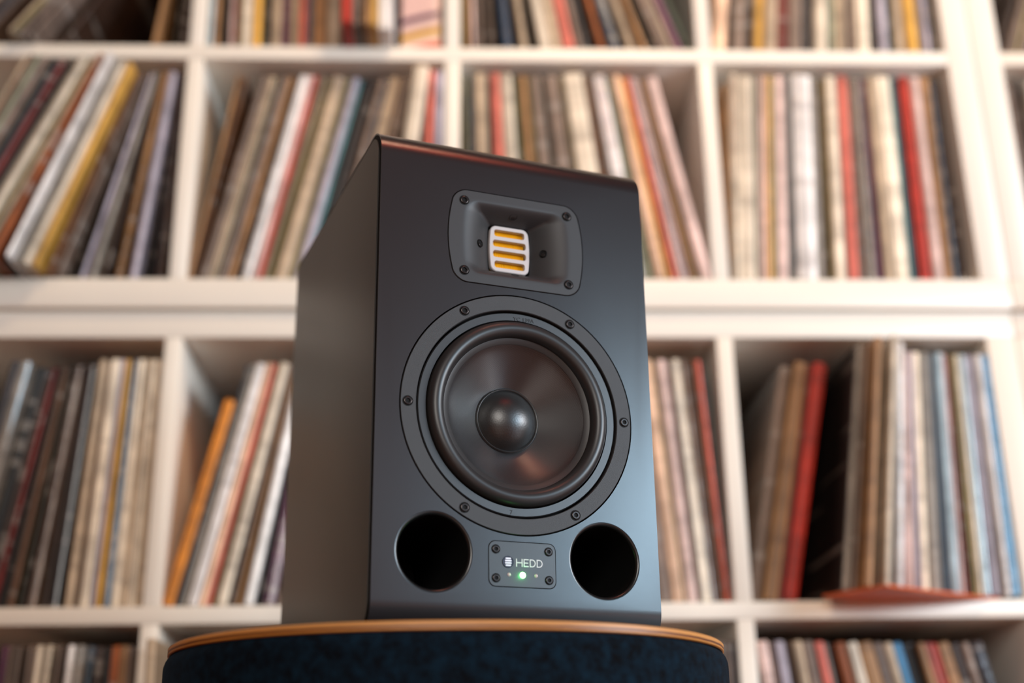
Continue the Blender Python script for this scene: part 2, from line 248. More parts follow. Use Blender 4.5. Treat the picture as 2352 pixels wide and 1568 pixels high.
def rec_material(name, hx, gloss):
    m = bpy.data.materials.new('sleeve_' + name + ('_wrapped' if gloss else '')); m.use_nodes = True
    nt = m.node_tree; b = nt.nodes['Principled BSDF']; c = hexc(hx)
    tc = nt.nodes.new('ShaderNodeTexCoord'); oi = nt.nodes.new('ShaderNodeObjectInfo')
    ad = nt.nodes.new('ShaderNodeVectorMath'); ad.operation = 'ADD'
    sc_ = nt.nodes.new('ShaderNodeVectorMath'); sc_.operation = 'SCALE'; sc_.inputs[0].default_value = (37, 11, 23)
    nt.links.new(oi.outputs['Random'], sc_.inputs['Scale']); nt.links.new(tc.outputs['Object'], ad.inputs[0]); nt.links.new(sc_.outputs[0], ad.inputs[1])
    mp = nt.nodes.new('ShaderNodeMapping'); mp.inputs['Scale'].default_value = (2.2, 6, 26)   # along the spine: printed titles and wear
    nt.links.new(ad.outputs[0], mp.inputs['Vector'])
    n = nt.nodes.new('ShaderNodeTexNoise'); n.inputs['Scale'].default_value = 1.0; n.inputs['Detail'].default_value = 3
    nt.links.new(mp.outputs[0], n.inputs['Vector'])
    mr = nt.nodes.new('ShaderNodeMapRange'); mr.inputs[1].default_value = 0.3; mr.inputs[2].default_value = 0.7; mr.inputs[3].default_value = 0.72; mr.inputs[4].default_value = 1.22
    nt.links.new(n.outputs[0], mr.inputs[0])
    rv = nt.nodes.new('ShaderNodeMapRange'); rv.inputs[3].default_value = 0.85; rv.inputs[4].default_value = 1.15; nt.links.new(oi.outputs['Random'], rv.inputs[0])
    mp3 = nt.nodes.new('ShaderNodeMapping'); mp3.inputs['Scale'].default_value = (520, 3, 2.5); nt.links.new(ad.outputs[0], mp3.inputs['Vector'])   # edges of the single sleeves
    n4 = nt.nodes.new('ShaderNodeTexNoise'); n4.inputs['Scale'].default_value = 1.0; n4.inputs['Detail'].default_value = 1; nt.links.new(mp3.outputs[0], n4.inputs['Vector'])
    m4 = nt.nodes.new('ShaderNodeMapRange'); m4.inputs[1].default_value = 0.38; m4.inputs[2].default_value = 0.62; m4.inputs[3].default_value = 0.55; m4.inputs[4].default_value = 1.2; nt.links.new(n4.outputs[0], m4.inputs[0])
    m5 = nt.nodes.new('ShaderNodeMath'); m5.operation = 'MULTIPLY'; nt.links.new(mr.outputs[0], m5.inputs[0]); nt.links.new(m4.outputs[0], m5.inputs[1]); mr = m5
    mu = nt.nodes.new('ShaderNodeMath'); mu.operation = 'MULTIPLY'; nt.links.new(mr.outputs[0], mu.inputs[0]); nt.links.new(rv.outputs[0], mu.inputs[1])
    mx = nt.nodes.new('ShaderNodeVectorMath'); mx.operation = 'SCALE'; mx.inputs[0].default_value = c[:3]
    nt.links.new(mu.outputs[0], mx.inputs['Scale'])
    # sparse printed marks (titles, labels) on the spine
    mp2 = nt.nodes.new('ShaderNodeMapping'); mp2.inputs['Scale'].default_value = (1.0, 3, 60); nt.links.new(ad.outputs[0], mp2.inputs['Vector'])
    n2 = nt.nodes.new('ShaderNodeTexNoise'); n2.inputs['Scale'].default_value = 1.0; n2.inputs['Detail'].default_value = 1; nt.links.new(mp2.outputs[0], n2.inputs['Vector'])
    st = nt.nodes.new('ShaderNodeMapRange'); st.inputs[1].default_value = 0.62; st.inputs[2].default_value = 0.66; nt.links.new(n2.outputs[0], st.inputs[0])
    mixn = nt.nodes.new('ShaderNodeMix'); mixn.data_type = 'RGBA'
    light = sum(c[:3]) / 3 > 0.18
    mixn.inputs[7].default_value = (c[0] * .35, c[1] * .33, c[2] * .33, 1) if light else (0.42, 0.38, 0.34, 1)
    nt.links.new(mx.outputs[0], mixn.inputs[6])
    k = nt.nodes.new('ShaderNodeMath'); k.operation = 'MULTIPLY'; k.inputs[1].default_value = 0.35; nt.links.new(st.outputs[0], k.inputs[0]); nt.links.new(k.outputs[0], mixn.inputs[0])
    nt.links.new(mixn.outputs[2], b.inputs['Base Color'])
    b.inputs['Roughness'].default_value = 0.34 if gloss else 0.52
    if gloss:
        b.inputs['Coat Weight'].default_value = 0.8; b.inputs['Coat Roughness'].default_value = 0.12
        n3 = nt.nodes.new('ShaderNodeTexNoise'); n3.inputs['Scale'].default_value = 55; n3.inputs['Detail'].default_value = 2; nt.links.new(ad.outputs[0], n3.inputs['Vector'])
        bp = nt.nodes.new('ShaderNodeBump'); bp.inputs['Strength'].default_value = 0.9; bp.inputs['Distance'].default_value = 0.004
        nt.links.new(n3.outputs[0], bp.inputs['Height']); nt.links.new(bp.outputs[0], b.inputs['Normal'])
    return m
REC_MATS = {}
def rmat(c, g):
    k = (c, g)
    if k not in REC_MATS: REC_MATS[k] = rec_material(c, PAL[c], g)
    return REC_MATS[k]
def sleeve_bm(t, h, depth=0.312):
    """sleeve standing on its edge: bowed spine at y=0, slightly pinched open edge at the back, soft corners."""
    bm = bmesh.new(); prof = []
    sec = [(-.5, .0022), (-.32, .0004), (0, 0), (.32, .0004), (.5, .0022), (.5, depth * .6), (.42, depth), (-.42, depth), (-.5, depth * .6)]
    c = 0.0016
    rows = []
    for z, ins in ((0, c), (c, 0), (h * .5, 0), (h - c, 0), (h, c)):
        rows.append([bm.verts.new((x * t * (1 - (0.25 if ins else 0)), y + (ins if y < .1 else -ins), z)) for x, y in sec])
    n = len(sec)
    for a, b in zip(rows, rows[1:]):
        for i in range(n):
            j = (i + 1) % n; bm.faces.new((a[i], a[j], b[j], b[i]))
    bm.faces.new(rows[0]); bm.faces.new(rows[-1])
    return bm
UNIT = {}
def sleeve_mesh(h, col, g):
    k = (round(h, 3), col, g)
    if k not in UNIT:
        me = bm_mesh(sleeve_bm(0.01, k[0]), 'record_sleeve'); me.materials.append(rmat(col, g))
        UNIT[k] = me
    return UNIT[k]
ZROW = {'A': 0.3895 - 0.002, 'B': 0.040, 'C': -0.3745, 'D': -0.7300}
ROWN = {'A': 'top shelf', 'B': 'second shelf', 'C': 'third shelf', 'D': 'bottom shelf'}
BAYN = {'1': 'first bay', '2': 'second bay', '3': 'third bay', '4': 'fourth bay', '5': 'end unit'}
_o = 'first second third fourth fifth sixth seventh eighth ninth tenth eleventh twelfth thirteenth fourteenth fifteenth sixteenth seventeenth eighteenth nineteenth twentieth'.split()
ORD = _o + ['twenty-' + x for x in _o[:9]] + ['thirtieth'] + ['thirty-' + x for x in _o[:9]]
allrec = []
for cell, s in RECORDS.items():
    L = [q.split(',') for q in s.split()]
    for i, q in enumerate(L):
        x, th, t, h, y = int(q[0]) / 1e5, int(q[1]) / 1e4, int(q[2]) / 1e5, int(q[3]) / 1e4, int(q[4]) / 1e4
        nb = ('between %s and %s ones' % (L[i - 1][5], L[i + 1][5])) if 0 < i < len(L) - 1 else ('next to a %s one' % (L[i + 1][5] if i == 0 else L[i - 1][5]))
        allrec.append(dict(cell=cell, i=i, x=x, th=th, t=t, h=h, y=y, c=q[5], g=int(q[6]), nb=nb))
VIS = {'A': .10, 'B': .30, 'C': .30, 'D': .075}
allrec.sort(key=lambda r: -r['t'] * VIS[r['cell'][0]] * (0.3 if r['cell'] in ('B5', 'A5', 'D3') else 1))
first = None; rest = bmesh.new()
def rec_matrix(r):
    z0 = ZROW[r['cell'][0]] + (0.0036 if r['cell'] == 'C4' and r['x'] > .43 else 0)
    z = z0 + r['t'] / 2 * abs(math.sin(r['th'])) + .0004
    return Vector((r['x'], r['y'], z))
for n, r in enumerate(allrec):
    loc = rec_matrix(r)
    if n < 300:
        o = bpy.data.objects.new('record_sleeve', sleeve_mesh(r['h'], r['c'], r['g'])) if first is None else first.copy()
        if first is None: first = o
        o.data = sleeve_mesh(r['h'], r['c'], r['g'])
        COL.objects.link(o); o.location = loc; o.rotation_euler = (0, r['th'], 0); o.scale = (r['t'] / 0.01, 1, 1)
        size = 'thin ' if r['t'] < .0052 else ('thick ' if r['t'] > .0115 else '')
        tag(o, '%s%s record %s, %s along, %s, %s' % (size, r['c'], r['nb'], ORD[r['i']], ROWN[r['cell'][0]], BAYN[r['cell'][1]]), 'record', 'records on the ' + ROWN[r['cell'][0]])
    else:
        b = sleeve_bm(r['t'], r['h']); mt = Matrix.Translation(loc) @ Matrix.Rotation(r['th'], 4, 'Y'); bmesh.ops.transform(b, matrix=mt, verts=b.verts)
        tmp = bpy.data.meshes.new('tmp'); b.to_mesh(tmp); b.free(); n0 = len(rest.faces); rest.from_mesh(tmp); rest.faces.ensure_lookup_table()
        keys = ['umber', 'taupe', 'olive', 'black', 'beige', 'pine']; ci = keys.index(r['c']) if r['c'] in keys else 1
        for f in list(rest.faces)[n0:]: f.material_index = ci
for o in list(COL.objects):          # the pulled-out grey-spined record shows a black cover
    if o.get('label', '').startswith('grey record') and o['label'].endswith('third shelf, fourth bay') and o.location.y < -.03 or (o.get('label', '').startswith('thick grey') and o['label'].endswith('third shelf, fourth bay') and o.location.y < -.03):
        o.data = o.data.copy(); o.data.materials.append(rmat('black', 0))
        for f in o.data.polygons:
            if abs(f.normal.x) > .8: f.material_index = 1
rest_me = bm_mesh(rest, 'thin_records')
o = link('thin_records', rest_me, [rmat(k, 0) for k in ['umber', 'taupe', 'olive', 'black', 'beige', 'pine']])
tag(o, 'remaining very thin dark and olive records scattered along all the shelves', 'records', None, 'stuff')

# striped cover, built as a wide box with striped spine, top shelf, second bay
def striped_material():
    m = bpy.data.materials.new('striped_cover'); m.use_nodes = True; nt = m.node_tree; b = nt.nodes['Principled BSDF']
    tc = nt.nodes.new('ShaderNodeTexCoord'); sp_ = nt.nodes.new('ShaderNodeSeparateXYZ'); nt.links.new(tc.outputs['Object'], sp_.inputs[0])
    a = nt.nodes.new('ShaderNodeMath'); a.operation = 'MULTIPLY_ADD'; a.inputs[1].default_value = -0.30
    nt.links.new(sp_.outputs['X'], a.inputs[0]); nt.links.new(sp_.outputs['Z'], a.inputs[2])
    mr = nt.nodes.new('ShaderNodeMapRange'); mr.inputs[1].default_value = -0.006; mr.inputs[2].default_value = 0.075; nt.links.new(a.outputs[0], mr.inputs[0])
    cr = nt.nodes.new('ShaderNodeValToRGB'); cr.color_ramp.interpolation = 'CONSTANT'
    stops = [(0, 'c8401c'), (.16, 'd8b8a4'), (.32, 'b88a18'), (.46, 'c8a8a0'), (.66, '54324c'), (.78, 'd0aca4')]
    el = cr.color_ramp.elements; el[0].position = 0; el[0].color = hexc(stops[0][1]); el[1].position = stops[1][0]; el[1].color = hexc(stops[1][1])
    for p_, c_ in stops[2:]:
        e = el.new(p_); e.color = hexc(c_)
    nt.links.new(mr.outputs[0], cr.inputs[0]); nt.links.new(cr.outputs[0], b.inputs['Base Color']); b.inputs['Roughness'].default_value = .4
    return m
M_str = striped_material()
o = link('striped_cover_box', bm_mesh(sleeve_bm(0.0545, 0.312), 'striped_box'), M_str)
o.location = (-0.0440, 0.006, ZROW['A'] + .0004)
tag(o, 'striped cover in purple, mustard and orange, built as a wide box, top shelf', 'record box')
# orange-red cover lying flat under the records, a corner sticking out over the shelf edge
M_or = material('orange_cover', 'd65c16', 0.35, noise=0.12, nscale=14)
bm = bmesh.new(); add_box(bm, 0, .096, 0, .215, 0, .003, .0008, 1)
o = link('record_sleeve', bm_mesh(bm, 'flat_sleeve'), M_or)
o.location = (.493, -.094, ZROW['C'] + .0002); o.rotation_euler = (0, 0, math.radians(-52.5))
for v in o.data.vertices: v.co = (v.co.y, v.co.x, v.co.z)
o.data.flip_normals()
o.rotation_euler = (0, 0, math.radians(33.0))
tag(o, 'orange-red cover lying flat under pale records, one corner over the shelf edge', 'record', 'records on the third shelf')

# ------------------------------------------------------------------ pouf with plywood top
def superloop(a, b, n, N=160):
    out = []
    for i in range(N):
        t = 2 * math.pi * i / N; c, s = math.cos(t), math.sin(t)
        out.append((math.copysign(abs(c) ** (2 / n), c) * a, math.copysign(abs(s) ** (2 / n), s) * b))
    return out
def supers(loops, N=160):
    bm = bmesh.new(); R = []
    for a, b, z in loops: R.append([bm.verts.new((x, y, z)) for x, y in superloop(a, b, 2.25, N)])
    for p, q in zip(R, R[1:]):
        for i in range(N): bm.faces.new((p[i], p[(i + 1) % N], q[(i + 1) % N], q[i]))
    bm.faces.new(R[0]); bm.faces.new(R[-1])
    return bm
ZP = -0.50078 + 0.017
PT = 0.0062
pouf = empty('pouf', (0.0045, -0.48, RZ0)); tag(pouf, 'round dark blue velvet pouf with thin plywood top carrying the black studio monitor', 'pouf')
PA, PB = .2118, .2165
def ply_material():
    m = bpy.data.materials.new('plywood_edge'); m.use_nodes = True; nt = m.node_tree; b = nt.nodes['Principled BSDF']
    tc = nt.nodes.new('ShaderNodeTexCoord'); sp_ = nt.nodes.new('ShaderNodeSeparateXYZ'); nt.links.new(tc.outputs['Object'], sp_.inputs[0])
    nz = nt.nodes.new('ShaderNodeTexNoise'); nz.inputs['Scale'].default_value = 60; nz.inputs['Detail'].default_value = 4; nt.links.new(tc.outputs['Object'], nz.inputs['Vector'])
    md = nt.nodes.new('ShaderNodeMath'); md.operation = 'MULTIPLY_ADD'; md.inputs[1].default_value = 0.0009; nt.links.new(nz.outputs[0], md.inputs[0]); nt.links.new(sp_.outputs['Z'], md.inputs[2])
    mr = nt.nodes.new('ShaderNodeMapRange'); z0 = ZP - PT - RZ0; mr.inputs[1].default_value = z0; mr.inputs[2].default_value = z0 + PT; nt.links.new(md.outputs[0], mr.inputs[0])
    cr = nt.nodes.new('ShaderNodeValToRGB'); el = cr.color_ramp.elements
    el[0].position = 0; el[0].color = hexc('bd7c38'); el[1].position = 1; el[1].color = hexc('c88a48')
    for p_, c_ in ((.30, 'c08038'), (.40, '5c2a0c'), (.56, '5c2a0c'), (.66, 'c88a48')):
        e = el.new(p_); e.color = hexc(c_)
    nt.links.new(mr.outputs[0], cr.inputs[0]); nt.links.new(cr.outputs[0], b.inputs['Base Color']); b.inputs['Roughness'].default_value = .45
    return m
zl = ZP - RZ0
o = link('plywood_top', bm_mesh(supers([(PA - .001, PB - .001, zl - PT), (PA, PB, zl - PT + .0008), (PA, PB, zl - .0008), (PA - .001, PB - .001, zl)]), 'plywood_top'), [ply_material(), material('plywood_top_darkened', '14110f', .5)], pouf, smooth=True, angle=40)
for f in o.data.polygons:
    if abs(f.normal.z) > .9: f.material_index = 1  # unseen flat faces blackened to keep the cabinet's lower edge reflection dark
def velvet():
    m = material('dark_blue_velvet', '101c28', 0.85, sheen=0.6)
    nt = m.node_tree; b = nt.nodes['Principled BSDF']; tc = nt.nodes.new('ShaderNodeTexCoord')
    n = nt.nodes.new('ShaderNodeTexNoise'); n.inputs['Scale'].default_value = 130; n.inputs['Detail'].default_value = 8; n.inputs['Roughness'].default_value = .68
    nt.links.new(tc.outputs['Object'], n.inputs['Vector'])
    cr = nt.nodes.new('ShaderNodeValToRGB'); el = cr.color_ramp.elements
    el[0].position = .36; el[0].color = (0.0012, 0.0014, 0.0022, 1); el[1].position = .66; el[1].color = (0.003, 0.013, 0.024, 1)
    nt.links.new(n.outputs[0], cr.inputs[0]); nt.links.new(cr.outputs[0], b.inputs['Base Color'])
    b.inputs['Sheen Tint'].default_value = (0.25, 0.5, 0.8, 1); b.inputs['Sheen Weight'].default_value = 0.03; b.inputs['Specular IOR Level'].default_value = 0.08
    n2 = nt.nodes.new('ShaderNodeTexNoise'); n2.inputs['Scale'].default_value = 900; nt.links.new(tc.outputs['Object'], n2.inputs['Vector'])
    bp = nt.nodes.new('ShaderNodeBump'); bp.inputs['Strength'].default_value = .6; bp.inputs['Distance'].default_value = .0012
    nt.links.new(n2.outputs[0], bp.inputs['Height']); nt.links.new(bp.outputs[0], b.inputs['Normal'])
    return m
zz = zl - PT
prof = [(-.006, .0)] + [(-.004 + .0065 * math.sin(a), -.010 * (1 - math.cos(a))) for a in [math.radians(x) for x in (15, 35, 55, 75, 90)]]
loops = [(PA + d, PB + d, zz + h) for d, h in prof] + [(PA + .0028, PB + .0028, zz - .10), (PA + .0025, PB + .0025, .03), (PA - .004, PB - .004, .018)]
link('upholstery', bm_mesh(supers(loops), 'upholstery'), velvet(), pouf, smooth=True, angle=50)
link('base', bm_mesh(supers([(PA - .02, PB - .02, 0), (PA - .02, PB - .02, .018)]), 'base'), material('base_plastic', '101010', .6), pouf)

# ------------------------------------------------------------------ studio monitor
SWD, SHT, SDP = 0.225, 0.394, 0.300
V0 = 0.017
spk = empty('studio_monitor', (-0.04790, -0.62427, ZP + 0.0002), 0.342654)
tag(spk, 'black two-way studio monitor with gold ribbon tweeter and lit green light, standing on pouf', 'loudspeaker')
M_cab = material('satin_black_lacquer', (0.0105, 0.0075, 0.008), 0.28, spec=1.0, bump=0.10, bscale=2600, bdist=0.0002)
M_side = material('satin_black_side', (0.022, 0.019, 0.016), 0.40, spec=0.6, bump=0.10, bscale=2600, bdist=0.0002)
M_blk = material('deep_black', (0.004, 0.004, 0.004), 0.7, spec=0.2)
M_tube = material('port_tube_black', (0.007, 0.007, 0.007), 0.28, spec=0.6)
M_flange = material('grained_black_plastic', (0.022, 0.022, 0.023), 0.50, spec=0.5, bump=0.35, bscale=2600, bdist=0.0005)
M_plate = material('smooth_black_plastic', (0.016, 0.016, 0.017), 0.38, spec=0.8, bump=0.15, bscale=3000, bdist=0.0002)
M_rubber = material('surround_rubber', (0.020, 0.019, 0.019), 0.38, spec=0.5)
M_rim = material('cone_rim_black', (0.024, 0.023, 0.023), 0.45)
M_dome = material('dust_cap_satin', (0.010, 0.010, 0.010), 0.36, spec=0.8, bump=0.25, bscale=700, bdist=0.0003)
M_screw = material('dark_steel', (0.05, 0.042, 0.04), 0.30, metal=0.9)
M_alu = material('silver_white_frame', (0.52, 0.48, 0.47), 0.50, metal=0.0)
M_gold = material('gold_ribbon', (1.0, 0.60, 0.02), 0.40, metal=0.0)
M_print = material('silver_print', (0.62, 0.62, 0.63), 0.5)
M_emb = material('embossed_letter_black', (0.010, 0.010, 0.011), 0.5)
def cone_material():
    m = material('woven_cone', (0.009, 0.009, 0.010), 0.27, spec=1.0)
    nt = m.node_tree; b = nt.nodes['Principled BSDF']; tc = nt.nodes.new('ShaderNodeTexCoord')
    sp_ = nt.nodes.new('ShaderNodeSeparateXYZ'); nt.links.new(tc.outputs['Object'], sp_.inputs[0])
    def sine(sock, f):
        a = nt.nodes.new('ShaderNodeMath'); a.operation = 'MULTIPLY'; a.inputs[1].default_value = f; nt.links.new(sock, a.inputs[0])
        s = nt.nodes.new('ShaderNodeMath'); s.operation = 'SINE'; nt.links.new(a.outputs[0], s.inputs[0]); return s.outputs[0]
    F = 2 * math.pi / 0.00105
    ml = nt.nodes.new('ShaderNodeMath'); ml.operation = 'MULTIPLY'; nt.links.new(sine(sp_.outputs['X'], F), ml.inputs[0]); nt.links.new(sine(sp_.outputs['Z'], F), ml.inputs[1])
    bp = nt.nodes.new('ShaderNodeBump'); bp.inputs['Strength'].default_value = 1.0; bp.inputs['Distance'].default_value = .00010
    nt.links.new(ml.outputs[0], bp.inputs['Height']); nt.links.new(bp.outputs[0], b.inputs['Normal'])
    mr = nt.nodes.new('ShaderNodeMapRange'); mr.inputs[1].default_value = -1; mr.inputs[2].default_value = 1; mr.inputs[3].default_value = .10; mr.inputs[4].default_value = 1.0; b.inputs['Coat Weight'].default_value = 1.0; b.inputs['Coat Roughness'].default_value = .30; b.inputs['Coat IOR'].default_value = 1.6
    nt.links.new(ml.outputs[0], mr.inputs[0]); nt.links.new(mr.outputs[0], b.inputs['Specular IOR Level'])
    return m
M_cone = cone_material()

def side_profile(ins=0.0, rf=0.024, rb=0.006, k=14):
    d0, d1, v0, v1 = ins, SDP - ins, ins, SHT - ins; rf = rf - ins; rb = max(rb - ins, .001); pts = []
    for cx, cz, a0, r in ((d1 - rb, v1 - rb, 0, rb), (d0 + rf, v1 - rf, 90, rf), (d0 + rf, v0 + rf, 180, rf), (d1 - rb, v0 + rb, 270, rb)):
        kk = k if r > .01 else 4
        for i in range(kk + 1):
            a = math.radians(a0 + 90 * i / kk); pts.append((cx + r * math.cos(a), cz + r * math.sin(a)))
    return pts
def prism_u(pts, u0, u1, bev=0.0):
    bm = bmesh.new(); A = [bm.verts.new((u0, d, v)) for d, v in pts]; B = [bm.verts.new((u1, d, v)) for d, v in pts]; n = len(pts)
    for i in range(n): bm.faces.new((A[i], A[(i + 1) % n], B[(i + 1) % n], B[i]))
    fa = bm.faces.new(A); fb = bm.faces.new(B)
    if bev: bmesh.ops.bevel(bm, geom=list(fa.edges) + list(fb.edges), offset=bev, segments=2, profile=.5, affect='EDGES')
    return bm
def cyl_cut(u, v, r, d0, d1, seg=96):
    bm = lathe([(0, d0), (r, d0), (r, d1), (0, d1)], seg)
    bmesh.ops.translate(bm, vec=(u, 0, v), verts=bm.verts); return bm_mesh(bm)
def loop_cut(pts, d0, d1, u, v):
    bm = loops_mesh([(pts, d0), (pts, d1)], True, True); bmesh.ops.translate(bm, vec=(u, 0, v), verts=bm.verts); return bm_mesh(bm)
CU = SWD / 2; WV = 0.1851 - V0; TV = 0.3252 - V0; LU, LV = 0.1131, 0.0697 - V0; PV = 0.0759 - V0; PS = 0.0670
tw_out = rr(.0512, .0394, .0095, 10, 8, .0063)
tw_pocket = rr(.0517, .0399, .0099, 10, 8, .0063)
cuts = [cyl_cut(CU, WV, .0947, -.01, .075, 128), loop_cut(tw_pocket, -.01, .034, CU, TV), loop_cut(rr(.0266, .0167, .0056), -.01, .006, LU, LV),
        cyl_cut(CU - PS, PV, .0292, -.01, .14), cyl_cut(CU + PS, PV, .0292, -.01, .14)]
cab = boolean_cut(bm_mesh(prism_u(side_profile(), 0, SWD, .0009)), cuts)
link('cabinet', cab, M_cab, spk, smooth=True, angle=30)
# side panels; a black strip stands in for the shaded gap behind the front
for s, nm in ((0, 'l'), (1, 'r')):
    ub = 0 if s == 0 else SWD; sg = -1 if s == 0 else 1
    link('seam_shadow', bm_mesh(prism_u(side_profile(.0012), min(ub - sg * .0004, ub + sg * .00025), max(ub - sg * .0004, ub + sg * .00025))), M_blk, spk)
    link('side_panel', bm_mesh(prism_u(side_profile(.0048), min(ub, ub + sg * .0012), max(ub, ub + sg * .0012), .0003)), M_side, spk, smooth=True, angle=30)
# --- bass reflex ports
for s in (-1, 1):
    pr = [(.0290, .004)] + [(.0292 - .0001 + 0 * a, 0.0) for a in (0,)]
    R0 = .0262
    pr = [(.0291, .006), (.0291, .0001)] + [(R0 + .0029 * (1 - math.sin(math.radians(a))), .0001 + .0034 * (1 - math.cos(math.radians(a)))) for a in (8, 20, 32, 44, 56, 68, 80, 90)] + [(R0, .13), (0, .13)]
    me = bm_mesh(lathe(pr, 96))
    o = link('bass_port', me, [M_tube, M_blk], spk, smooth=True, angle=60); o.location = (CU + s * PS, 0, PV)
    for f in me.polygons: f.material_index = 1 if f.center.y > .02 or (f.center.y > .006 and math.hypot(f.center.x, f.center.z) < .0265) else 0
# --- screws
def screw_mesh():
    seg = 24; bm = bmesh.new()
    def ring(r, d, hexa=False):
        vs = []
        for i in range(seg):
            a = 2 * math.pi * i / seg
            rr_ = r * (math.cos(math.pi / 6) / math.cos((a % (math.pi / 3)) - math.pi / 6)) if hexa else r
            vs.append(bm.verts.new((rr_ * math.cos(a), d, rr_ * math.sin(a))))
        return vs
    R = [(ring(1.0, -.03), 1), (ring(.84, -.02), 1), (ring(.83, .10), 1), (ring(.80, -.08), 0), (ring(.74, -.19), 0), (ring(.66, -.22), 0), (ring(.47, -.22, True), 0), (ring(.45, -.02, True), 1)]
    for (a, _), (b, mi) in zip(R, R[1:]):
        for i in range(seg):
            f = bm.faces.new((a[i], a[(i + 1) % seg], b[(i + 1) % seg], b[i])); f.material_index = mi
    f = bm.faces.new(R[-1][0]); f.material_index = 1
    bmesh.ops.recalc_face_normals(bm, faces=bm.faces)
    # normals toward -Y
    if sum(f.normal.y for f in bm.faces) > 0: bmesh.ops.reverse_faces(bm, faces=bm.faces)
    me = bpy.data.meshes.new('screw'); bm.to_mesh(me); bm.free()
    me.materials.append(M_screw); me.materials.append(M_blk); return me
SCREW = screw_mesh()
def screw(parent, u, v, r, d=-.0006, rot=None):
    o = bpy.data.objects.new('screw', SCREW); COL.objects.link(o); o.parent = parent; o.location = (u, d, v); o.scale = (r, r, r)
    o.rotation_euler = rot or (0, random.uniform(0, 1), 0); return o
# --- woofer
wf = link('woofer', bm_mesh(lathe([(.0938, .012), (.0938, .0002), (.0934, -.0004), (.0821, -.0004), (.0816, .0002), (.0816, .012)], 160)), M_flange, spk, smooth=True, angle=30)
wf.location = (CU, 0, WV)
link('mounting_ring', bm_mesh(lathe([(.0803, .012), (.0803, .0020), (.0796, .0011), (.0740, .0011), (.0737, .0020), (.0737, .006)], 160)), M_plate, wf, smooth=True, angle=30)
link('frame_gap', bm_mesh(lathe([(.0820, .010), (.0720, .010), (.0720, .011)], 96)), M_blk, wf)
sur = [(.0729, .009), (.0729, .0040)] + [(.0665 + .0063 * math.cos(a), .0022 - .0074 * math.sin(a) ** .9) for a in [math.radians(x) for x in range(4, 180, 8)]] + [(.0600, .0024), (.0596, .004)]
link('surround', bm_mesh(lathe(sur, 160)), M_rubber, wf, smooth=True, angle=60)
link('cone_rim', bm_mesh(lathe([(.0604, .0028), (.0598, .0022), (.0556, .0040), (.0552, .0046), (.0550, .006)], 160)), M_rim, wf, smooth=True, angle=40)
cn = [(.0553 + (.0255 - .0553) * t, .0044 + .0212 * (t ** .9)) for t in [i / 14 for i in range(15)]]
link('cone', bm_mesh(lathe(cn, 160)), M_cone, wf, smooth=True, angle=60)
dc = [(.0262, .0262), (.0258, .0243), (.0250, .0238), (.0244, .0240), (.0240, .0247), (.0236, .0243)] + [(.0235 * math.sin(a) / math.sin(math.radians(62)), .0243 - .0115 * ((math.cos(a) - math.cos(math.radians(62))) / (1 - math.cos(math.radians(62))))) for a in [math.radians(x) for x in range(58, -1, -4)]]
dc[-1] = (0, dc[-1][1])
link('dust_cap', bm_mesh(lathe(dc, 128)), M_dome, wf, smooth=True, angle=50)
for k in range(6):
    a = math.radians(60 * k); screw(wf, .0881 * math.cos(a), .0881 * math.sin(a), .0040)
def emboss(s, size, u, v):
    me = text_mesh(s, size, .0002, 1.05); o = link('lettering', me, M_emb, wf); o.location = (u, .00098, v); return o
emboss('YC 139A', .0044, .0052, .0753); emboss('7', .0046, -.0072, -.0772)
# --- tweeter
def lerp2(a, b, t): return [(p[0] + (q[0] - p[0]) * t, p[1] + (q[1] - p[1]) * t) for p, q in zip(a, b)]
mouth = rr(.0405, .0292, .013, 10, 8, .002); throat = rr(.0172, .0201, .0035, 10, 8, .001)
inner = [(tw_out, .012), (tw_out, .0004), ([(x * .992, z * .99) for x, z in tw_out], -.0004)]
inner += [(lerp2(tw_out, rr(.0430, .0315, .011, 10, 8, .002), .75), -.0004)]
def horn_at(t):
    """smooth lip, then straight pyramid walls: returns (half width, half height, depth)"""
    dep = .0172 * (t * t / (t * t + .10) * 1.10 * (t ** .25) if t < 1 else 1.0)
    return .0430 + (.0176 - .0430) * t, .0315 + (.0203 - .0315) * t, -.0004 + .0176 * (t ** 1.75)
for i in range(0, 25):
    t = i / 24; hw_, hh_, dp_ = horn_at(t)
    inner.append((rr(hw_, hh_, max(.0026, .011 * (1 - 1.4 * t)), 10, 8, .002 * (1 - t) + .0008), dp_))
inner.append((rr(.0176, .0203, .003, 10, 8, .0008), .024))
M_horn = material('horn_black_plastic', (0.026, 0.026, 0.027), 0.50, bump=0.2, bscale=2000, bdist=0.0002)
tw = link('tweeter', bm_mesh(loops_mesh(inner)), M_horn, spk, smooth=True, angle=32); tw.location = (CU, 0, TV)
for sx in (-1, 1):
    for sz in (-1, 1): screw(tw, sx * .0442, sz * .0300, .0041)
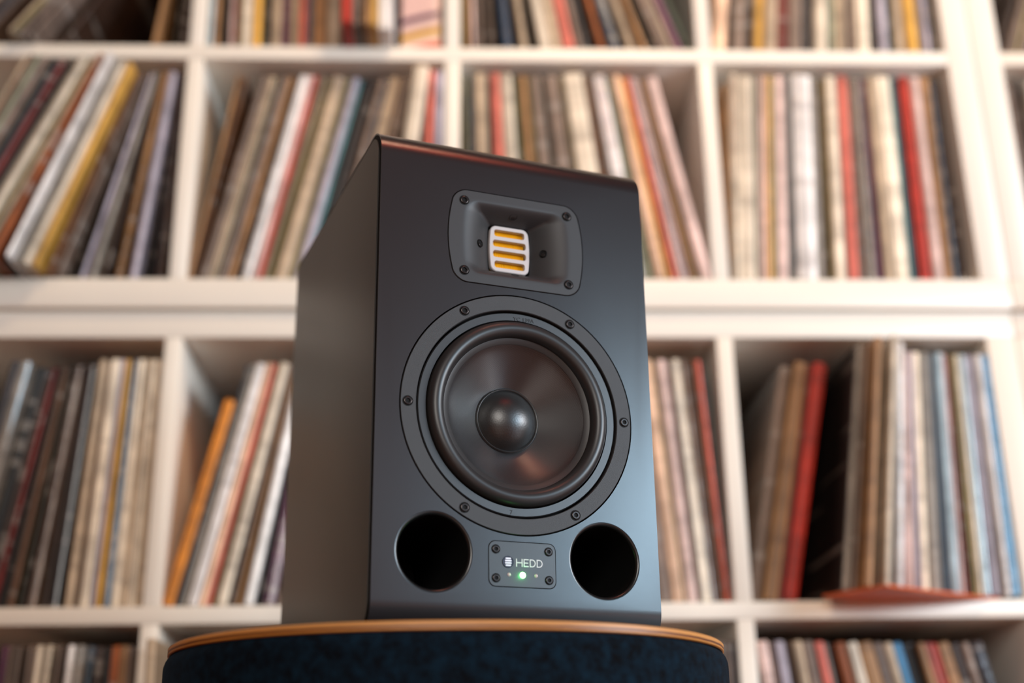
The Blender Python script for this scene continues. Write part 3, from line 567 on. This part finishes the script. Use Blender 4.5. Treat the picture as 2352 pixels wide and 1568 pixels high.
# throat grille: silver frame with four slots
fo = rr(.0158, .0199, .0045, 10, 8, .0016)
fr = bm_mesh(loops_mesh([([(x * .97, z * .975) for x, z in fo], .0152), (fo, .0158), (fo, .0190)], True, True))
slots = []
for k in range(4):
    zc = (k - 1.5) * .0091; hw = .0128 if k in (0, 3) else .0138
    slots.append(loop_cut(rr(hw, .0030, .0016, 6, 5, 0.0005 if k in (1, 2) else .0003), .01, .03, 0, zc))
fr = boolean_cut(fr, slots)
link('ribbon_grille', fr, M_alu, tw, smooth=True, angle=30)
bm = bmesh.new(); N = 19; xs = []; pw = .0284 / N
for i in range(N):
    x0 = -.0142 + pw * i; xs += [(x0, .0240), (x0 + pw * .22, .0200), (x0 + pw * .5, .0193), (x0 + pw * .78, .0200)]
xs.append((.0142, .0240))
for z0, z1 in ((-.0185, .0185),):
    A = [bm.verts.new((x, d, z0)) for x, d in xs]; B = [bm.verts.new((x, d, z1)) for x, d in xs]
    for i in range(len(xs) - 1): bm.faces.new((A[i], A[i + 1], B[i + 1], B[i]))
link('ribbon', bm_mesh(bm), M_gold, tw)
link('ribbon_chamber', bm_mesh(loops_mesh([(rr(.0170, .0198, .003), .0188), (rr(.0170, .0198, .003), .030)], False, True)), M_blk, tw)
# four recessed screws on the horn walls
for (u, v, rx, rz) in ((0, .0252, 54, 0), (0, -.0262, -54, 0), (-.0283, -.0020, 0, 34), (.0262, -.0020, 0, -34)):
    t = (.0430 - abs(u)) / (.0430 - .0176) if u else (.0315 - abs(v)) / (.0315 - .0203)
    dd = horn_at(t)[2]
    bm = lathe([(0, .0006), (.0026, .0006), (.0030, -.0002), (.0034, .0008)], 32)
    o = link('screw_hole', bm_mesh(bm), M_blk, tw, smooth=True); o.location = (u, dd - .0001, v); o.rotation_euler = (math.radians(rx), 0, math.radians(rz))
    s_ = bpy.data.objects.new('screw', SCREW); COL.objects.link(s_); s_.parent = o; s_.location = (0, .0004, -.0010); s_.scale = (.0017,) * 3
# --- badge plate with logo, name and lights
bo = rr(.0262, .0163, .0052)
bd = link('badge_plate', bm_mesh(loops_mesh([(bo, .005), (bo, .0001), ([(x * .99, z * .985) for x, z in bo], -.0003)], False, True)), M_plate, spk, smooth=True, angle=30)
bd.location = (LU, 0, LV)
for sx in (-1, 1):
    for sz in (-1, 1): screw(bd, sx * .0207, sz * .0104, .0034, -.0004)
M_badge = material('badge_blue_black', (0.02, 0.022, 0.045), .3)
lg = link('logo', bm_mesh(lathe([(.0044, -.0003), (.0043, -.0007), (.0040, -.0007), (.0038, -.0003), (0, -.0003)], 48)), [M_badge], bd, smooth=True); lg.location = (-.0113, -.0001, .0015)
M_lw = material('logo_white', (0.80, 0.80, 0.92), .4)
for k, hw in enumerate((.0021, .0025, .0025, .0021)):
    bm = loops_mesh([(rr(hw, .00055, .0004, 2, 4), -.0008), (rr(hw, .00055, .0004, 2, 4), -.0002)], True, True)
    o = link('logo_bar', bm_mesh(bm), M_lw, lg); o.location = (0, 0, (k - 1.5) * .00165)
# name: geometric strokes
bm = bmesh.new(); SWK = .00075; LH = .0057
def stroke(x0, z0, x1, z1): add_box(bm, min(x0, x1), max(x0, x1), -.00045, -.00025, min(z0, z1), max(z0, z1))
def letD(x):
    stroke(x, 0, x + SWK, LH); N = 18; R1 = LH / 2; R2 = R1 - SWK; W = .0047
    cx = x + W - R1
    stroke(x + SWK, 0, cx, SWK); stroke(x + SWK, LH - SWK, cx, LH)
    for i in range(N):
        a0, a1 = math.radians(-90 + 180 * i / N), math.radians(-90 + 180 * (i + 1) / N)
        vs = []
        for y in (-.00045, -.00025):
            vs += [bm.verts.new((cx + R * math.cos(a), y, R1 + R * math.sin(a))) for R, a in ((R1, a0), (R1, a1), (R2, a1), (R2, a0))]
        bm.faces.new(vs[:4]); bm.faces.new(vs[4:]); bm.faces.new((vs[0], vs[1], vs[5], vs[4])); bm.faces.new((vs[2], vs[3], vs[7], vs[6]))
stroke(0, 0, SWK, LH); stroke(.0044, 0, .0044 + SWK, LH); stroke(SWK, LH / 2 - SWK / 2, .0044, LH / 2 + SWK / 2)
stroke(.0059, 0, .0059 + SWK, LH)
for z in (0, LH / 2 - SWK / 2, LH - SWK): stroke(.0059 + SWK, z, .0099 if z != LH / 2 - SWK / 2 else .0095, z + SWK)
letD(.0107); letD(.0162)
o = link('lettering', bm_mesh(bm), M_print, bd); o.location = (-.0051, 0, -.0015)
# lights
def emis(name, col, st):
    m = bpy.data.materials.new(name); m.use_nodes = True; b = m.node_tree.nodes['Principled BSDF']
    b.inputs['Base Color'].default_value = (.8, 1, .8, 1); b.inputs['Emission Color'].default_value = col; b.inputs['Emission Strength'].default_value = st; return m
M_led = emis('green_led_lit', (0.22, 1.0, 0.20, 1), 9)
M_off = material('unlit_led_lens', (0.45, 0.36, 0.33), .2)
def dome(r, h):
    return bm_mesh(lathe([(r, -.0002)] + [(r * math.cos(a), -.0003 - h * math.sin(a)) for a in [math.radians(x) for x in (0, 20, 40, 60, 75)]] + [(0, -.0003 - h)], 32))
for du, r, m, lb in ((-.0106, .0014, M_off, None), (0, .0023, M_led, 'lit green status light'), (.0105, .0014, M_off, None)):
    o = link('status_light', dome(r, .0012 if m is M_led else .0005), m, bd, smooth=True); o.location = (du, 0, -.0076)
    if lb: o['label'] = lb

pt = bpy.data.lights.new('status_glow', 'POINT'); pt.energy = 0.005; pt.color = (0.08, 1.0, 0.18); pt.shadow_soft_size = .002
po = bpy.data.objects.new('status_glow', pt); COL.objects.link(po); po.parent = bd; po.location = (0, -.0030, -.0076)
# ------------------------------------------------------------------ lamp out of frame that shows as red glint in the drivers
pl = empty('pendant_lamp', (0.36, -0.98, 0.85)); tag(pl, 'red pendant lamp hanging from the ceiling above and in front of the monitor', 'lamp')
M_red = bpy.data.materials.new('red_lampshade'); M_red.use_nodes = True
_b = M_red.node_tree.nodes['Principled BSDF']; _b.inputs['Base Color'].default_value = (.6, .03, .01, 1); _b.inputs['Emission Color'].default_value = (1, .06, .02, 1); _b.inputs['Emission Strength'].default_value = 2.6
bm = lathe([(.05, .2), (.06, .2), (.21, 0), (.205, 0), (.05, .195)], 48); bmesh.ops.rotate(bm, matrix=Matrix.Rotation(math.radians(90), 3, 'X'), verts=bm.verts)
link('lamp_shade', bm_mesh(bm), M_red, pl, smooth=True)
bm = lathe([(0, .15), (.003, .15), (.003, RZ1 - 0.85), (0, RZ1 - 0.85)], 8); bmesh.ops.rotate(bm, matrix=Matrix.Rotation(math.radians(90), 3, 'X'), verts=bm.verts)
link('cord', bm_mesh(bm), M_blk, pl)
